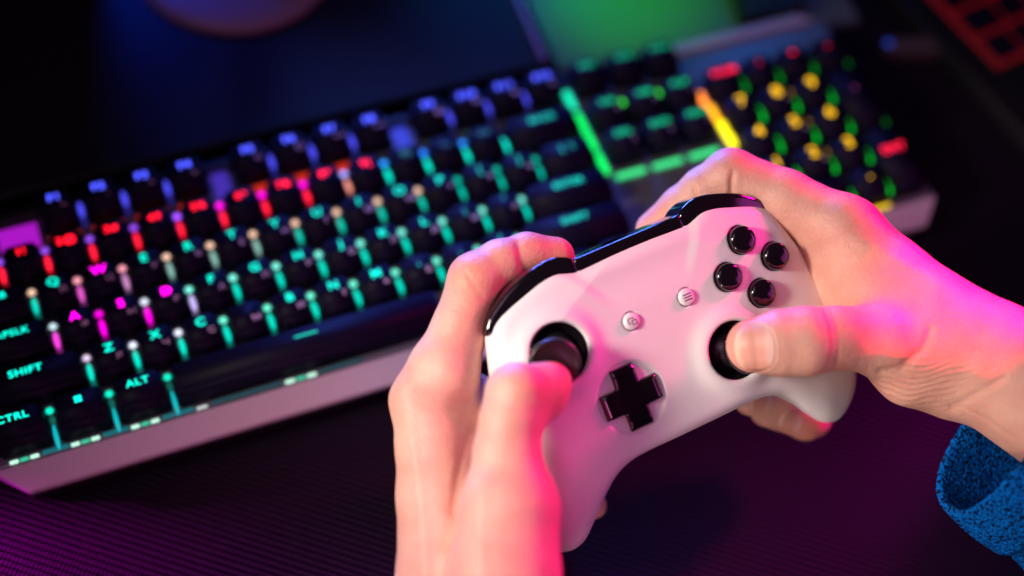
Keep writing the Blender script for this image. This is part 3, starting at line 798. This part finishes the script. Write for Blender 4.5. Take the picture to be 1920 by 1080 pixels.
def blush_r(x, y, d):
    return np.clip(0.55*gauss(x, y, 1375, 630, 60)+0.45*gauss(x, y, 1570, 640, 40, 60)+0.35*gauss(x, y, 1590, 400, 60)+0.4*gauss(x, y, 1380, 300, 50)
                   + 0.6*gauss(x, y, 1240, 420, 50)+0.7*gauss(x, y, 1520, 810, 40)+0.5*gauss(x, y, 1620, 520, 50)+0.25*gauss(x, y, 1740, 690, 90, 50), 0, 1)
nr = [Nail(1417, 652, 520, (-1, 0.06, -0.22), 16.5, 14.5, (-0.18, 0.03, 1)),
      Nail(1428, 757, 575, (-1, -0.25, 0.1), 9.0, 9.5, (-0.05, -0.25, 1)),
      Nail(1482, 789, 584, (-1, -0.25, 0.1), 9.0, 10.0, (-0.05, -0.25, 1))]
o = finish_hand('right_hand', f, lo, hi, nr, disp_r, person, blush_r); o.matrix_parent_inverse = PI_

# ---- left hand
lh = [
 (3, [(791, 752, 528, 10.6), (812, 830, 525, 13.5), (828, 930, 521, 16.0), (850, 1080, 514, 20), (862, 1250, 505, 24)]),
 (6, [(1034, 716, 508, 7.0), (1016, 728, 505, 8.6), (968, 738, 498, 10.2), (958, 790, 496, 10.4), (951, 850, 495, 11.4), (955, 950, 492, 16.8), (945, 1080, 487, 19), (935, 1250, 482, 23)]),
 (6, [(1018, 748, 512, 8.0), (985, 760, 503, 9.5)]),
 (6, [(1041, 480, 546, 7.2), (988, 479, 543, 8.3), (938, 496, 538, 9.0), (892, 525, 534, 10.0), (862, 615, 531, 10.0), (832, 695, 529, 13.0), (791, 752, 528, 10.6)]),
 (6, [(842, 740, 538, 11), (862, 850, 530, 12)]),
 (6, [(840, 720, 545, 12), (850, 860, 545, 14), (870, 1000, 535, 18)]),
 (4, [(800, 800, 552, 10), (900, 880, 592, 8.8), (1050, 925, 590, 7.6), (1112, 947, 582, 5.4)]),
 (4, [(820, 880, 552, 10), (920, 990, 592, 8.8), (1040, 998, 590, 7.4), (1074, 999, 585, 5.2)]),
 (4, [(830, 720, 552, 10), (930, 760, 590, 8.8), (1060, 800, 592, 7.6)]),
]
f, lo, hi = make_hand(lh)
def disp_l(x, y, d, V, N):
    D = groove(x, y, [(972, 455), (975, 480), (985, 525)], 7, 0.6)
    D += groove(x, y, [(868, 500), (880, 520), (905, 560)], 5, 0.20)
    for k in range(4): D += groove(x, y, [(851+k*7, 498+k*-3), (863+k*7, 512-k*3), (869+k*7, 532-k*3)], 2.5, 0.13)
    D += 0.35*np.sin(x/41+2)*np.sin(y/33)*0.6
    D += gauss(x, y, 757, 725, 24, 34)*0.6
    D += groove(x, y, [(925, 640), (905, 700), (885, 800)], 9, 0.6)
    D += -0.9*gauss(x, y, 805, 690, 20, 40)*0.4
    D -= groove(x, y, [(765, 790), (785, 900), (800, 1100)], 11, 0.55)+groove(x, y, [(905, 900), (900, 1000), (905, 1100)], 12, 0.5)
    D += groove(x, y, [(880, 760), (868, 850), (850, 960)], 10, 0.9)
    return D
def blush_shade_l(x, y, d):
    return np.clip(0.6*gauss(x, y, 1050, 470, 60)+0.5*gauss(x, y, 870, 520, 40)+0.6*gauss(x, y, 1030, 730, 50)+0.4*gauss(x, y, 900, 600, 50, 90)+0.3*gauss(x, y, 760, 740, 40)+0.4*gauss(x, y, 890, 790, 40), 0, 1)  # inner index and thumb valley terms paint red shade into the skin
nl = []
o = finish_hand('left_hand', f, lo, hi, nl, disp_l, person, blush_shade_l); o.matrix_parent_inverse = PI_

# ---- sleeve
def sleeve():
    C0 = np.array([(1904-960)/FPX*540, (540-822)/FPX*540, -540.0])
    Maj = np.array([24.0, 29.0, 0.0]); Min = np.array([-5.0, 4.2, -24.0])
    ax = np.array([0.76, -0.56, -0.33]); ax /= np.linalg.norm(ax)
    Far = np.array([-8.0, 7.0, -24.0]); Near = np.array([-1.2, 1.0, -24.0])
    prof = []                                # (distance along the axis, scale of the ring)
    for s in np.linspace(48, 0, 40): prof.append((s, 0.90-0.0006*s))                       # inside
    for a in np.linspace(0, math.pi, 9)[1:-1]: prof.append((-1.6*math.sin(a), 0.945-0.045*math.cos(a)))
    for s in np.linspace(0, 26, 30): prof.append((s, 0.99+0.035*math.sin(min(1, s/26)*math.pi*0.8)))
    for a in np.linspace(0, math.pi/2, 5)[1:]: prof.append((26+1.5*math.sin(a), 1.0-0.04*(1-math.cos(a))))
    for s in np.linspace(27.6, 150, 90): prof.append((s, 0.955+0.0007*(s-27)))
    nt = 260; V = []; UVc = []
    for i, (s, sc) in enumerate(prof):
        for j in range(nt):
            t = 2*math.pi*j/nt
            w = 1+0.018*math.sin(3*t+s*0.05)+0.012*math.sin(5*t-s*0.09+1)+0.012*math.sin(s*0.35+2*math.sin(t))*(s > 30)
            rib = 0.0045*math.sin(t*78)
            p = C0+(Maj*math.cos(t)+(Near+(Far-Near)*(0.5+0.5*math.tanh(4*math.sin(t))))*math.sin(t))*sc*(w+rib)+ax*(s+1.2*math.sin(2*t+1))
            V.append(c2w(p)+np.random.normal(0, 0.13, 3)); UVc.append((j/nt, i/len(prof)))
    F = []
    for i in range(len(prof)-1):
        for j in range(nt):
            k = (j+1) % nt; F.append((i*nt+j, i*nt+k, (i+1)*nt+k, (i+1)*nt+j))
    me = mesh_np('sleeve', V, F)
    uvl = me.uv_layers.new(name='UVMap')
    L = np.zeros(len(me.loops), np.int32); me.loops.foreach_get('vertex_index', L)
    uv = np.array(UVc)[L]; 
    q = uv.reshape(-1, 4, 2); wrap = (q[:, :, 0].max(1)-q[:, :, 0].min(1)) > 0.5
    q[wrap, :, 0] = np.where(q[wrap, :, 0] < 0.5, q[wrap, :, 0]+1, q[wrap, :, 0])
    uvl.data.foreach_set('uv', q.reshape(-1, 2).astype(np.float32).ravel())
    o = link_mesh('sleeve', me, M_knit, person); o.matrix_parent_inverse = PI_
sleeve()
print('KEYS', NK)
